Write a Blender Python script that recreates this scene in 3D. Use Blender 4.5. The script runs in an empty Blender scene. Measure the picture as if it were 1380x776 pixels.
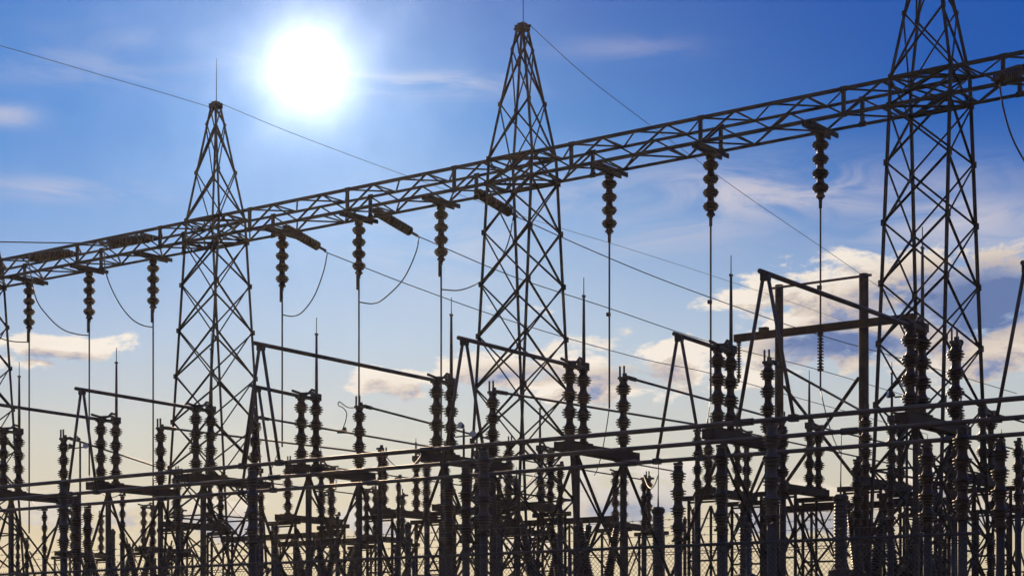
import bpy, math, random
from mathutils import Vector, Matrix, Quaternion
random.seed(7)
SC = bpy.context.scene
COL = SC.collection
R = math.radians

# ------------------------------------------------------------------ camera
EYE = 0.8
FPX = 2478.0
cam = bpy.data.cameras.new('camera')
cam.sensor_width = 36.0
cam.lens = FPX / 1380 * 36
cam.shift_y = (885 - 388) / 1380
cam.clip_start = 0.1
cam.clip_end = 6000
camo = bpy.data.objects.new('camera', cam)
camo.location = (0, 0, EYE)
camo.rotation_euler = (R(90), 0, 0)
COL.objects.link(camo)
SC.camera = camo

# ------------------------------------------------------------------ sun, sky, exposure
SUN_AZ = math.atan((415 - 690) / FPX)
SUN_EL = math.atan((885 - 95) / FPX * math.cos(SUN_AZ))
SUND = Vector((math.sin(SUN_AZ) * math.cos(SUN_EL), math.cos(SUN_AZ) * math.cos(SUN_EL), math.sin(SUN_EL)))
sl = bpy.data.lights.new('sun', 'SUN')
sl.energy = 3.0
sl.angle = R(0.5)
sl.color = (1.0, 0.70, 0.42)
so = bpy.data.objects.new('sun', sl)
so.rotation_euler = SUND.to_track_quat('Z', 'Y').to_euler()
so.location = (-5, 20, 30)
COL.objects.link(so)
SC.view_settings.view_transform = 'Standard'
SC.view_settings.look = 'None'
SC.view_settings.exposure = 0.0
SC.view_settings.gamma = 1.0
SC.render.engine = 'CYCLES'
SC.cycles.max_bounces = 4
SC.cycles.use_denoising = True
SC.cycles.denoiser = 'OPENIMAGEDENOISE'
SC.cycles.denoising_input_passes = 'RGB_ALBEDO_NORMAL'
SC.cycles.denoising_prefilter = 'ACCURATE'

world = bpy.data.worlds.new('World')
SC.world = world
world.use_nodes = True
NT = world.node_tree
NT.nodes.clear()


class N:
    """tiny expression layer over shader math nodes"""
    def __init__(self, s):
        self.s = s

    @staticmethod
    def op(name, *args, clamp=False):
        n = NT.nodes.new('ShaderNodeMath')
        n.operation = name
        n.use_clamp = clamp
        for i, a in enumerate(args):
            if isinstance(a, N):
                NT.links.new(a.s, n.inputs[i])
            else:
                n.inputs[i].default_value = a
        return N(n.outputs[0])

    def __add__(self, o): return N.op('ADD', self, o)
    __radd__ = __add__
    def __sub__(self, o): return N.op('SUBTRACT', self, o)
    def __rsub__(self, o): return N.op('SUBTRACT', o, self)
    def __mul__(self, o): return N.op('MULTIPLY', self, o)
    __rmul__ = __mul__
    def __truediv__(self, o): return N.op('DIVIDE', self, o)
    def exp(self): return N.op('EXPONENT', self)
    def clamp(self): return N.op('ADD', self, 0.0, clamp=True)
    def max(self, o): return N.op('MAXIMUM', self, o)


def smooth(x, a, b):
    n = NT.nodes.new('ShaderNodeMapRange')
    n.interpolation_type = 'SMOOTHSTEP'
    NT.links.new(x.s, n.inputs['Value'])
    n.inputs['From Min'].default_value = a
    n.inputs['From Max'].default_value = b
    return N(n.outputs['Result'])


def ramp(x, stops):
    n = NT.nodes.new('ShaderNodeValToRGB')
    cr = n.color_ramp
    while len(cr.elements) < len(stops):
        cr.elements.new(0.5)
    for e, (p, c) in zip(cr.elements, stops):
        e.position = p
        e.color = (*c, 1)
    NT.links.new(x.s, n.inputs[0])
    return n.outputs['Color']


def mixc(f, a, b, mode='MIX'):
    n = NT.nodes.new('ShaderNodeMix')
    n.data_type = 'RGBA'
    n.blend_type = mode
    for i, v in ((0, f), (6, a), (7, b)):
        if isinstance(v, N):
            NT.links.new(v.s, n.inputs[i])
        elif isinstance(v, bpy.types.NodeSocket):
            NT.links.new(v, n.inputs[i])
        elif isinstance(v, tuple):
            n.inputs[i].default_value = (*v, 1)
        else:
            n.inputs[i].default_value = v
    return n.outputs[2]


def srgb(h):
    o = []
    for i in (0, 2, 4):
        v = int(h[i:i + 2], 16) / 255
        o.append(v / 12.92 if v <= 0.04045 else ((v + 0.055) / 1.055) ** 2.4)
    return tuple(o)


tc = NT.nodes.new('ShaderNodeTexCoord')
sep = NT.nodes.new('ShaderNodeSeparateXYZ')
NT.links.new(tc.outputs['Generated'], sep.inputs[0])
dx, dy, dz = N(sep.outputs[0]), N(sep.outputs[1]), N(sep.outputs[2])
AZ = N.op('ARCTAN2', dx, dy) * (180 / math.pi)          # azimuth, degrees
EL = N.op('ARCSINE', dz) * (180 / math.pi)              # elevation, degrees


def noise(sx, sy, ox=0.0, oy=0.0, scale=1.0, detail=6.0, rough=0.55, lac=2.0, dist=0.0):
    cb = NT.nodes.new('ShaderNodeCombineXYZ')
    a = AZ * sx + ox
    e = EL * sy + oy
    NT.links.new(a.s, cb.inputs[0])
    NT.links.new(e.s, cb.inputs[1])
    n = NT.nodes.new('ShaderNodeTexNoise')
    n.noise_dimensions = '2D'
    NT.links.new(cb.outputs[0], n.inputs['Vector'])
    n.inputs['Scale'].default_value = scale
    n.inputs['Detail'].default_value = detail
    n.inputs['Roughness'].default_value = rough
    n.inputs['Lacunarity'].default_value = lac
    n.inputs['Distortion'].default_value = dist
    return N(n.outputs[0])


def ae(px, py):
    """direction (azimuth, elevation in degrees) of a cloud seen from the camera"""
    a = math.atan((px - 690) / FPX)
    return math.degrees(a), math.degrees(math.atan((885 - py) / FPX * math.cos(a)))


def blobs(lst, dE=0.0):
    """lst: px, py, half width px, half height px, weight"""
    out = None
    for px, py, w, h, k in lst:
        a, e = ae(px, py)
        k1 = 57.3 / FPX
        u = (AZ - a) * (1 / (w * k1))
        v = (EL - (e - dE)) * (1 / (h * k1))
        g = (0.0 - (u * u + v * v)).exp() * k
        out = g if out is None else out.max(g)
    return out


sky = NT.nodes.new('ShaderNodeTexSky')
sky.sky_type = 'NISHITA'
sky.sun_disc = False
sky.sun_elevation = SUN_EL
sky.sun_rotation = SUN_AZ
sky.altitude = 200
sky.air_density = 1.3
sky.dust_density = 0.2
sky.ozone_density = 3.0
# colour of the clear sky by elevation (0..45 degrees)
grade = ramp((EL * (1 / 45)).clamp(), [
    (0.0, srgb('d8bf94')), (0.085, srgb('d4c4a6')), (0.15, srgb('c9c8c0')), (0.22, srgb('b0c3d9')), (0.29, srgb('84abdb')),
    (0.36, srgb('2a7ccc')), (0.43, srgb('005cb8')), (0.52, srgb('004a9e')), (0.72, srgb('20405f')), (1.0, srgb('3a3d42'))])
back = smooth(dy, .25, -.5)
grade = mixc(back * .9, grade, srgb('a58b72'))
skys = NT.nodes.new('ShaderNodeVectorMath')
skys.operation = 'SCALE'
NT.links.new(sky.outputs[0], skys.inputs[0])
skys.inputs['Scale'].default_value = 0.06
base = mixc(0.88, skys.outputs[0], grade)
# sky is deeper towards the right, away from the sun
side = smooth(AZ, -3.0, 15.0) * smooth(EL, 8.0, 19.0)
base = mixc(side * 0.95, base, srgb('0050aa'))
side2 = smooth(AZ, 2.0, -16.0) * 0.5 * smooth(EL, 6.0, 16.0)
base = mixc(side2, base, srgb('3480d2'))

# thin high cloud
wisp = blobs([(575, 115, 110, 14, .9), (70, 255, 110, 14, .7), (10, 155, 40, 14, .8), (1030, 262, 260, 34, 1.1), (900, 300, 130, 40, .7),
              (1290, 300, 130, 36, 1.0), (250, 65, 160, 22, .35), (600, 330, 140, 60, .5), (1340, 330, 80, 26, .6),
              (840, 65, 90, 14, .3), (120, 90, 200, 30, .3)])
wn = noise(.22, .9, 3.1, 9.2, scale=1.0, detail=5, rough=.6, dist=.6)
wispf = (wisp * smooth(wn, .30, .68)).clamp()
base = mixc(wispf * 0.7, base, srgb('d5cdd2'))

# cumulus bands low in the sky
CL = [(85, 462, 105, 20, 1.15), (30, 490, 55, 12, .8), (545, 512, 85, 24, 1.05), (650, 498, 110, 30, 1.0), (800, 500, 120, 42, 1.1),
      (905, 480, 90, 34, 1.05), (1130, 400, 130, 44, 1.2), (1075, 440, 110, 36, 1.05), (1210, 385, 110, 48, 1.1), (1340, 400, 110, 62, 1.45),
      (1180, 455, 240, 40, 1.15), (1330, 480, 130, 34, 1.2), (980, 505, 110, 26, .85), (1000, 405, 70, 22, .8), (700, 415, 70, 12, .55),
      (290, 695, 110, 34, 1.1), (120, 690, 140, 30, .95), (850, 670, 120, 46, 1.15), (1120, 690, 160, 40, 1.15), (530, 700, 110, 30, .95),
      (1300, 680, 150, 40, 1.1), (690, 720, 120, 24, .8), (1240, 650, 90, 24, .95)]
n1 = noise(.5, 1.05, 1.7, 4.0, detail=10, rough=.62, dist=.2)
n2 = noise(.5, 1.05, 1.7 - .12, 4.0 + .4, detail=10, rough=.62, dist=.2)
n3 = noise(.16, .45, 7.7, 2.0, detail=4, rough=.5)
b1 = blobs(CL)
b2 = blobs(CL, dE=.38)
d1 = b1 + (n1 - .5) * 2.3
d2 = b2 + (n2 - .5) * 2.3
dens = smooth(d1, .42, .80) * smooth(b1, .08, .3)
lit = 1.0 - smooth(d2, .65, 1.75)
dk = blobs([(1330, 402, 100, 42, 1.1), (1120, 464, 90, 16, .9), (1180, 410, 40, 24, .5), (700, 505, 60, 12, .5), (860, 508, 60, 14, .6), (1110, 705, 140, 18, .8), (240, 705, 90, 14, .6), (850, 690, 80, 14, .5), (1250, 665, 90, 14, .7)])
big = smooth(b1, 1.0, 1.5)
lit = (lit + (n3 - .5) * .5 - big * .1 - dk * 1.0).clamp()
cshade = ramp(lit, [(0.0, srgb('6078a8')), (0.35, srgb('8a97b8')), (0.6, srgb('bdb3b3')), (0.85, srgb('dacdc0')), (1.0, srgb('f0e6da'))])
low = smooth(EL, 7.0, 3.6)
cshade = mixc(low * .55, cshade, mixc(smooth(n3, .35, .65), srgb('8ea3c4'), srgb('dcc8a8')))
base = mixc(dens * (1.0 - low * .3), base, cshade)

# light scattered round the sun by thin cloud
dot = dx * SUND.x + dy * SUND.y + dz * SUND.z
ang = N.op('ARCCOSINE', N.op('MINIMUM', dot, 1.0)) * (180 / math.pi)
gn = noise(.5, .5, 11.0, 5.0, detail=4, rough=.5)
ang2 = ang * (0.72 + gn * 0.56)
core = (0.0 - (ang2 * (1 / 1.3)) * (ang2 * (1 / 1.3))).exp() * 1.0
halo = (0.0 - ang2 * (1 / 2.1)).exp() * .7
wide = (0.0 - ang * (1 / 6.0)).exp() * .17


def addl(a, amount, col):
    v = NT.nodes.new('ShaderNodeVectorMath')
    v.operation = 'SCALE'
    v.inputs[0].default_value = col
    NT.links.new(amount.s, v.inputs['Scale'])
    w = NT.nodes.new('ShaderNodeVectorMath')
    w.operation = 'ADD'
    NT.links.new(a, w.inputs[0])
    NT.links.new(v.outputs[0], w.inputs[1])
    return w.outputs[0]


base = addl(base, halo, (.90, .97, 1.0))
base = addl(base, wide, (.5, .85, 1.0))
base = addl(base, core, (1.0, .99, .97))
bg = NT.nodes.new('ShaderNodeBackground')
NT.links.new(base, bg.inputs[0])
bg.inputs[1].default_value = 1.0
wo = NT.nodes.new('ShaderNodeOutputWorld')
NT.links.new(bg.outputs[0], wo.inputs[0])
world.cycles.sampling_method = 'MANUAL'
world.cycles.sample_map_resolution = 512

# ------------------------------------------------------------------ materials
def material(name, col, rough=.5, metal=0.0, var=.25, scale=3.0, spec=.5, bump=0.0):
    m = bpy.data.materials.new(name)
    m.use_nodes = True
    t = m.node_tree
    p = t.nodes['Principled BSDF']
    p.inputs['Roughness'].default_value = rough
    p.inputs['Metallic'].default_value = metal
    p.inputs['Specular IOR Level'].default_value = spec
    co = t.nodes.new('ShaderNodeTexCoord')
    no = t.nodes.new('ShaderNodeTexNoise')
    no.inputs['Scale'].default_value = scale
    no.inputs['Detail'].default_value = 5
    t.links.new(co.outputs['Object'], no.inputs['Vector'])
    cr = t.nodes.new('ShaderNodeValToRGB')
    cr.color_ramp.elements[0].position = .3
    cr.color_ramp.elements[1].position = .7
    cr.color_ramp.elements[0].color = (*[c * (1 - var) for c in col], 1)
    cr.color_ramp.elements[1].color = (*[min(1, c * (1 + var)) for c in col], 1)
    t.links.new(no.outputs[0], cr.inputs[0])
    t.links.new(cr.outputs[0], p.inputs['Base Color'])
    mr = t.nodes.new('ShaderNodeMapRange')
    mr.inputs['To Min'].default_value = max(.05, rough - .12)
    mr.inputs['To Max'].default_value = min(1, rough + .12)
    t.links.new(no.outputs[0], mr.inputs['Value'])
    t.links.new(mr.outputs[0], p.inputs['Roughness'])
    if bump:
        b = t.nodes.new('ShaderNodeBump')
        b.inputs['Strength'].default_value = bump
        b.inputs['Distance'].default_value = .02
        t.links.new(no.outputs[0], b.inputs['Height'])
        t.links.new(b.outputs[0], p.inputs['Normal'])
    return m


M = {
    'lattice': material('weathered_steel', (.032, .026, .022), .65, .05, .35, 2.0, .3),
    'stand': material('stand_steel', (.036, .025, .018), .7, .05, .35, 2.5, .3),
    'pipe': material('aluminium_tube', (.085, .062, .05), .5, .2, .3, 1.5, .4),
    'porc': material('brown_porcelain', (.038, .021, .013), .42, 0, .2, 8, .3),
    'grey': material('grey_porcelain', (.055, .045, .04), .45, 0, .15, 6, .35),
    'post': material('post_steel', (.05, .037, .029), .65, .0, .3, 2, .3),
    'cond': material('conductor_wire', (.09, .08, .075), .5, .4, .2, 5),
    'fence': material('fence_steel', (.085, .072, .06), .5, .4, .3, 6),
    'cast': material('cast_fitting', (.04, .032, .027), .6, .1, .2, 8),
    'tank': material('painted_tank', (.055, .043, .035), .6, 0, .2, 2, .3),
    'wood': material('weathered_pole', (.055, .033, .02), .8, 0, .4, 4, .3),
    'lamp': material('lamp_glass', (.55, .53, .48), .15, 0, .05, 4),
}


# ------------------------------------------------------------------ mesh collector
class MB:
    parts = None
    def __init__(self):
        self.v = []
        self.f = []
        self.sm = []
        self.starts = []

    def quadstrip(self, rings, smooth=False, caps=True, closed=False):
        b = len(self.v)
        self.starts.append((b, len(self.f)))
        n = len(rings[0])
        for r_ in rings:
            self.v.extend([tuple(p) for p in r_])
        k = len(rings)
        for i in range(k if closed else k - 1):
            i2 = (i + 1) % k
            for j in range(n):
                j2 = (j + 1) % n
                self.f.append((b + i * n + j, b + i * n + j2, b + i2 * n + j2, b + i2 * n + j))
                self.sm.append(smooth)
        if caps and not closed:
            self.f.append(tuple(b + j for j in range(n - 1, -1, -1)))
            self.f.append(tuple(b + (k - 1) * n + j for j in range(n)))
            self.sm += [False, False]

    @staticmethod
    def frame(d, up=None):
        d = d.normalized()
        up = Vector(up) if up is not None else Vector((0, 0, 1))
        if abs(d.dot(up)) > .97:
            up = Vector((0, 1, 0)) if abs(d.y) < .9 else Vector((1, 0, 0))
        x = d.cross(up).normalized()
        return x, x.cross(d).normalized()

    def bar(self, p0, p1, w, h=None, up=None):
        p0, p1 = Vector(p0), Vector(p1)
        h = h or w
        x, y = self.frame(p1 - p0, up)
        o = [(-w / 2, -h / 2), (w / 2, -h / 2), (w / 2, h / 2), (-w / 2, h / 2)]
        self.quadstrip([[p + x * a + y * c for a, c in o] for p in (p0, p1)])

    def angle(self, p0, p1, w, t=.012, up=None, flip=1):
        """an L section bar"""
        p0, p1 = Vector(p0), Vector(p1)
        x, y = self.frame(p1 - p0, up)
        q = w / 2
        o = [(-q, -q), (q, -q), (q, -q + t), (-q + t, -q + t), (-q + t, q), (-q, q)]
        self.quadstrip([[p + x * a * flip + y * c for a, c in o] for p in (p0, p1)])

    def box(self, c, s):
        c = Vector(c)
        x, y, z = s[0] / 2, s[1] / 2, s[2] / 2
        self.quadstrip([[c + Vector(q) for q in ((-x, -y, k), (x, -y, k), (x, y, k), (-x, y, k))] for k in (-z, z)])

    def tube(self, pts, r, seg=8, smooth=True):
        pts = [Vector(p) for p in pts]
        rs = r if isinstance(r, (list, tuple)) else [r] * len(pts)
        rings = []
        for i, p in enumerate(pts):
            d = (pts[min(i + 1, len(pts) - 1)] - pts[max(i - 1, 0)])
            x, y = self.frame(d)
            rings.append([p + (x * math.cos(a) + y * math.sin(a)) * rs[i] for a in [2 * math.pi * j / seg for j in range(seg)]])
        self.quadstrip(rings, smooth)

    def lathe(self, prof, p0=(0, 0, 0), d=(0, 0, 1), seg=14, smooth=False):
        """prof: (distance along axis, radius)"""
        p0, d = Vector(p0), Vector(d).normalized()
        x, y = self.frame(d)
        rings = []
        for z, r in prof:
            rings.append([p0 + d * z + (x * math.cos(a) + y * math.sin(a)) * r for a in [2 * math.pi * j / seg for j in range(seg)]])
        self.quadstrip(rings, smooth)

    def build_each(self, name, mat, parent=None):
        """every separate piece becomes a part of its own"""
        ends = self.starts[1:] + [(len(self.v), len(self.f))]
        for (v0, f0), (v1, f1) in zip(self.starts, ends):
            q = MB()
            q.v = self.v[v0:v1]
            q.f = [tuple(i - v0 for i in fc) for fc in self.f[f0:f1]]
            q.sm = self.sm[f0:f1]
            q.build(name, mat, parent)

    def build(self, name, mat, parent=None, loc=None):
        me = bpy.data.meshes.new(name)
        me.from_pydata([tuple(v) for v in self.v], [], self.f)
        me.polygons.foreach_set('use_smooth', self.sm)
        me.materials.append(mat)
        me.update()
        o = bpy.data.objects.new(name, me)
        COL.objects.link(o)
        if parent is not None:
            o.parent = parent
        if loc is not None:
            o.location = loc
        return o


def tag(o, label=None, cat=None, group=None, kind=None):
    if label: o['label'] = label
    if cat: o['category'] = cat
    if group: o['group'] = group
    if kind: o['kind'] = kind
    return o


def empty(name, loc, rz=0.0, label=None, cat=None, group=None):
    o = bpy.data.objects.new(name, None)
    o.empty_display_size = .3
    o.location = loc
    o.rotation_euler = (0, 0, rz)
    COL.objects.link(o)
    return tag(o, label, cat, group)


def copy_tree(o, parent=None):
    c = o.copy()
    COL.objects.link(c)
    c.parent = parent
    for ch in [k for k in bpy.data.objects if k.parent == o]:
        copy_tree(ch, c)
    return c


# ------------------------------------------------------------------ site grid: s runs along the gantry, r away from the camera
TH = math.atan(1 / 1.3398)
CU, SU = math.cos(TH), math.sin(TH)
OX, OY = 14 / FPX * 52.8, 52.8
BAY = 12.49


def W(s, r, z=0.0):
    """site coordinates to world; z is metres above the ground"""
    return Vector((OX + SU * r + CU * s, OY + CU * r - SU * s, z))


def S(px, r):
    t = (px - 690) / FPX
    oy, ox = OY + CU * r, OX + SU * r
    return (t * oy - ox) / (CU + t * SU)


def RR(px, s):
    """row in which direction px meets the line s = const"""
    t = (px - 690) / FPX
    a = OX + CU * s - t * (OY - SU * s)
    b = SU - t * CU
    return -a / b


def ZZ(py, Y):
    return EYE + (885 - py) * Y / FPX


ORD = ['first', 'second', 'third', 'fourth', 'fifth', 'sixth', 'seventh', 'eighth', 'ninth', 'tenth', 'eleventh', 'twelfth', 'thirteenth', 'fourteenth']

# ------------------------------------------------------------------ ground
g = MB()
nx, ny = 60, 60
for j in range(ny + 1):
    for i in range(nx + 1):
        x = math.copysign(abs((i / nx - .5) * 2) ** 2.2, i / nx - .5) * 2500
        y = -200 + (j / ny) ** 2.2 * 3200
        g.v.append((x, y, -0.02 - .6 * max(0, (abs(x) + abs(y - 50) - 150) / 2500)))
for j in range(ny):
    for i in range(nx):
        a = j * (nx + 1) + i
        g.f.append((a, a + 1, a + nx + 2, a + nx + 1))
        g.sm.append(False)
mg = material('dry_grass_ground', (.085, .075, .04), .95, 0, .5, .25, .1, .6)
go = g.build('ground', mg)
tag(go, kind='structure')
gy = MB()
yard = [W(-60, -19.4, 0), W(70, -19.4, 0), W(70, 45, 0), W(-60, 45, 0)]
gy.v = [tuple(p) for p in yard]
gy.f = [(0, 1, 2, 3)]
gy.sm = [False]
mgv = material('crushed_stone', (.24, .22, .19), .95, 0, .6, 14.0, .2, 1.0)
tag(gy.build('gravel', mgv), kind='structure')

# ------------------------------------------------------------------ lattice towers
NODES = [0.0, 1.9, 3.7, 5.35, 6.95, 8.45, 9.95, 11.45, 12.95, 14.37, 15.1, 16.65, 18.2]
TIP = 18.86


def legw(z):
    """half widths of the tower along the gantry and across it, z above the ground"""
    if z <= 7.7:
        f = z / 7.7
        a, b = 1.92 + (1.75 - 1.92) * f, 3.5 + (2.3 - 3.5) * f
    elif z <= 15.05:
        f = (z - 7.7) / 7.35
        a, b = 1.75 + (1.6 - 1.75) * f, 2.3 + (1.17 - 2.3) * f
    else:
        f = min(1, (z - 15.05) / (TIP - 15.05))
        a, b = 1.6 + (.24 - 1.6) * f, 1.17 + (.22 - 1.17) * f
    return a / 2, b / 2


def make_tower(label):
    t = empty('lattice_tower', W(0, 0), -TH, label, 'steel tower', 'lattice towers carrying the gantry')
    cs = [(-1, -1), (1, -1), (1, 1), (-1, 1)]
    P = lambda k, z: Vector((cs[k][0] * legw(z)[0], cs[k][1] * legw(z)[1], z))
    for k in range(4):
        m = MB()
        for z0, z1 in ((0, 7.7), (7.7, 15.05), (15.05, TIP)):
            m.angle(P(k, z0), P(k, z1), .094 if z0 < 15 else .08, .016, up=(cs[k][0], 0, 0), flip=1)
        m.box(P(k, 0.02), (.4, .4, .08))
        for z in NODES[1:-1]:                      # gusset plates with bolts at the joints
            q = P(k, z)
            m.box(q + Vector((0, 0, 0)), (.104, .104, .15) if z < 15 else (.088, .088, .12))
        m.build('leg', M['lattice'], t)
    faces = [(0, 1), (1, 2), (2, 3), (3, 0)]
    for fi, (a, b) in enumerate(faces):
        m = MB()
        out = ((0, -1, 0), (1, 0, 0), (0, 1, 0), (-1, 0, 0))[fi]
        off = Vector(out) * .03
        for i in range(len(NODES) - 1):
            z0, z1 = NODES[i], NODES[i + 1]
            w = .05 if z0 < 15 else .044
            m.angle(P(a, z0) + off, P(b, z1) + off, w, .01, up=out)
            m.angle(P(b, z0) - off, P(a, z1) - off, w, .01, up=out, flip=-1)
            if z0 in (14.37, 15.1, 18.2) or i in (0, 3):
                m.angle(P(a, z0), P(b, z0), w, .01)
        m.angle(P(a, 18.2) + off, P(b, TIP - .05) + off, .05, .01, up=out)
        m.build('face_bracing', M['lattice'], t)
    m = MB()
    for z in (14.37, 15.1):
        m.angle(P(0, z), P(2, z), .07, .01)
        m.angle(P(1, z), P(3, z), .07, .01)
    m.build('plan_bracing', M['lattice'], t)
    m = MB()
    m.box((0, 0, TIP - .02), (.34, .3, .16))
    m.box((0, 0, TIP + .09), (.22, .2, .06))
    m.box((.22, 0, TIP), (.14, .05, .06))
    m.box((-.22, 0, TIP), (.14, .05, .06))
    m.build('peak_cap', M['cast'], t)
    m = MB()
    m.tube([(.03, 0, TIP + .1), (.03, 0, TIP + 1.0), (.03, 0, TIP + 1.55)], [.014, .011, .005], 6)
    m.build('lightning_rod', M['cast'], t)
    return t


TL = ['gantry lattice tower cut by the left edge of the picture',
      'second lattice tower from the left, its peak below left of the sun',
      'middle lattice tower whose whole peak stands against deep blue sky',
      'tall lattice tower at the right whose peak leaves the top of the picture',
      'lattice tower beyond the right edge holding the gantry end']
tower0 = make_tower(TL[2])
for i in (-2, -1, 1, 2):
    c = copy_tree(tower0)
    c.location = W(i * BAY, 0)
    c['label'] = TL[i + 2]

# ------------------------------------------------------------------ gantry girders
ZT, ZB = EYE + 14.25, EYE + 13.61
GH = .53
PH = (.24, .5, .76)


def make_girder(label):
    """one span of box girder, local x along the span from one tower to the next"""
    t = empty('gantry_girder', W(0, 0, ZB), -TH, label, 'lattice girder', 'spans of the gantry girder')
    hz = ZT - ZB
    e = .79                                      # chords run through to the tower legs
    for y in (-GH, GH):
        for z in (0, hz):
            m = MB()
            m.angle((0.004, y, z), (BAY - .004, y, z), .085, .014, flip=1 if y > 0 else -1)
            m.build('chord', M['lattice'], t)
    npan = 12
    L = BAY / npan
    for side, y in enumerate((-GH, GH)):
        m = MB()
        for i in range(npan):
            x0, x1 = i * L, (i + 1) * L
            up = (i + side) % 2 == 0
            m.angle((x0, y, 0 if up else hz), (x1, y, hz if up else 0), .047, .01, up=(0, 1, 0))
        for fr in (1 / 6, 1 / 2, 5 / 6):
            m.angle((fr * BAY, y, 0), (fr * BAY, y, hz), .085, .012)
            m.box((fr * BAY, y, 0), (.2, .02, .14))
            m.box((fr * BAY, y, hz), (.2, .02, .14))
        m.build('side_lacing', M['lattice'], t)
    for z in (0, hz):
        m = MB()
        for i in range(npan):
            x0, x1 = i * L, (i + 1) * L
            s_ = 1 if i % 2 == 0 else -1
            m.angle((x0, -GH * s_, z), (x1, GH * s_, z), .05, .01)
            if i % 2 == 1:
                m.angle((x0, -GH, z), (x0, GH, z), .05, .01)
        m.build('cross_lacing', M['lattice'], t)
    return t


GL = ['gantry girder span left of the tower below the sun', 'gantry girder span crossing under the sun between two towers',
      'long gantry girder span between middle and right towers', 'gantry girder span running out at the upper right edge']
g0 = make_girder(GL[2])
for i, k in ((-2, 0), (-1, 1), (1, 3)):
    c = copy_tree(g0)
    c.location = W(i * BAY, 0, ZB)
    c['label'] = GL[k]


# ------------------------------------------------------------------ insulators
def unit_profile(z0, h, Rr, up=True, fat=False):
    if fat:
        p = [(.0, .50), (.10, .52), (.22, .62), (.30, .70), (.305, .95), (.34, 1.0), (.37, .68), (.46, .66), (.465, .92), (.50, .96), (.53, .64),
             (.62, .62), (.625, .84), (.66, .87), (.69, .56), (.78, .54), (.785, .70), (.815, .72), (.84, .50), (1.0, .50)]
    else:
        p = [(.0, .42), (.06, .44), (.18, .56), (.26, .66), (.265, .86), (.30, .90), (.33, .66), (.41, .64), (.415, .98), (.455, 1.02), (.48, .66),
             (.56, .62), (.565, .90), (.605, .93), (.63, .58), (.70, .54), (.705, .74), (.745, .76), (.77, .46), (.86, .42), (1.0, .42)]
    if up:       # widest flange towards the top of the unit, cone above it
        p = [(1 - a, b) for a, b in reversed(p)]
    return [(z0 + a * h, b * Rr) for a, b in p]


def stack_profile(n, h, Rr, up=True, cap=.06, fat=False):
    prof = [(0, Rr * .62), (cap, Rr * .62)]
    for i in range(n):
        prof += unit_profile(cap + i * h, h, Rr, up, fat)
    prof += [(cap + n * h, Rr * .55), (2 * cap + n * h, Rr * .55)]
    return prof


def rib_profile(L, Rr, n, core=.72, taper=0.0):
    prof = [(0, Rr * .9), (.06, Rr * .9)]
    for i in range(n):
        z = .06 + (L - .12) * i / n
        dz = (L - .12) / n
        rr = Rr * (1 - taper * i / n)
        prof += [(z, rr * core), (z + dz * .3, rr * core), (z + dz * .42, rr), (z + dz * .55, rr), (z + dz * .95, rr * core)]
    rr = Rr * (1 - taper)
    prof += [(L - .06, rr * .85), (L, rr * .85)]
    return prof


# hanging strings under the girder
def make_hanging(label):
    t = empty('hanging_insulator', W(0, 0, ZB), -TH, label, 'insulator', 'insulator columns hanging under the gantry')
    m = MB()
    for x in (-.11, .11):
        m.box((x, 0, -.115), (.05, 1.5, .12))
    m.build_each('mounting_channel', M['lattice'], t)
    m = MB()
    m.box((0, 0, -.19), (.42, .36, .03))
    m.lathe([(0, .13), (.05, .13), (.07, .10), (.14, .10)], (0, 0, -.20), (0, 0, -1))
    m.build('mounting_plate', M['cast'], t)
    m = MB()
    m.lathe(stack_profile(4, .365, .215, False, .05), (0, 0, -.28), (0, 0, -1), 16)
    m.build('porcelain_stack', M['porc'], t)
    m = MB()
    m.lathe([(0, .07), (.05, .07), (.06, .045), (.14, .045)], (0, 0, -1.84), (0, 0, -1), 10)
    m.build_each('end_fitting', M['cast'], t)
    return t


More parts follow.
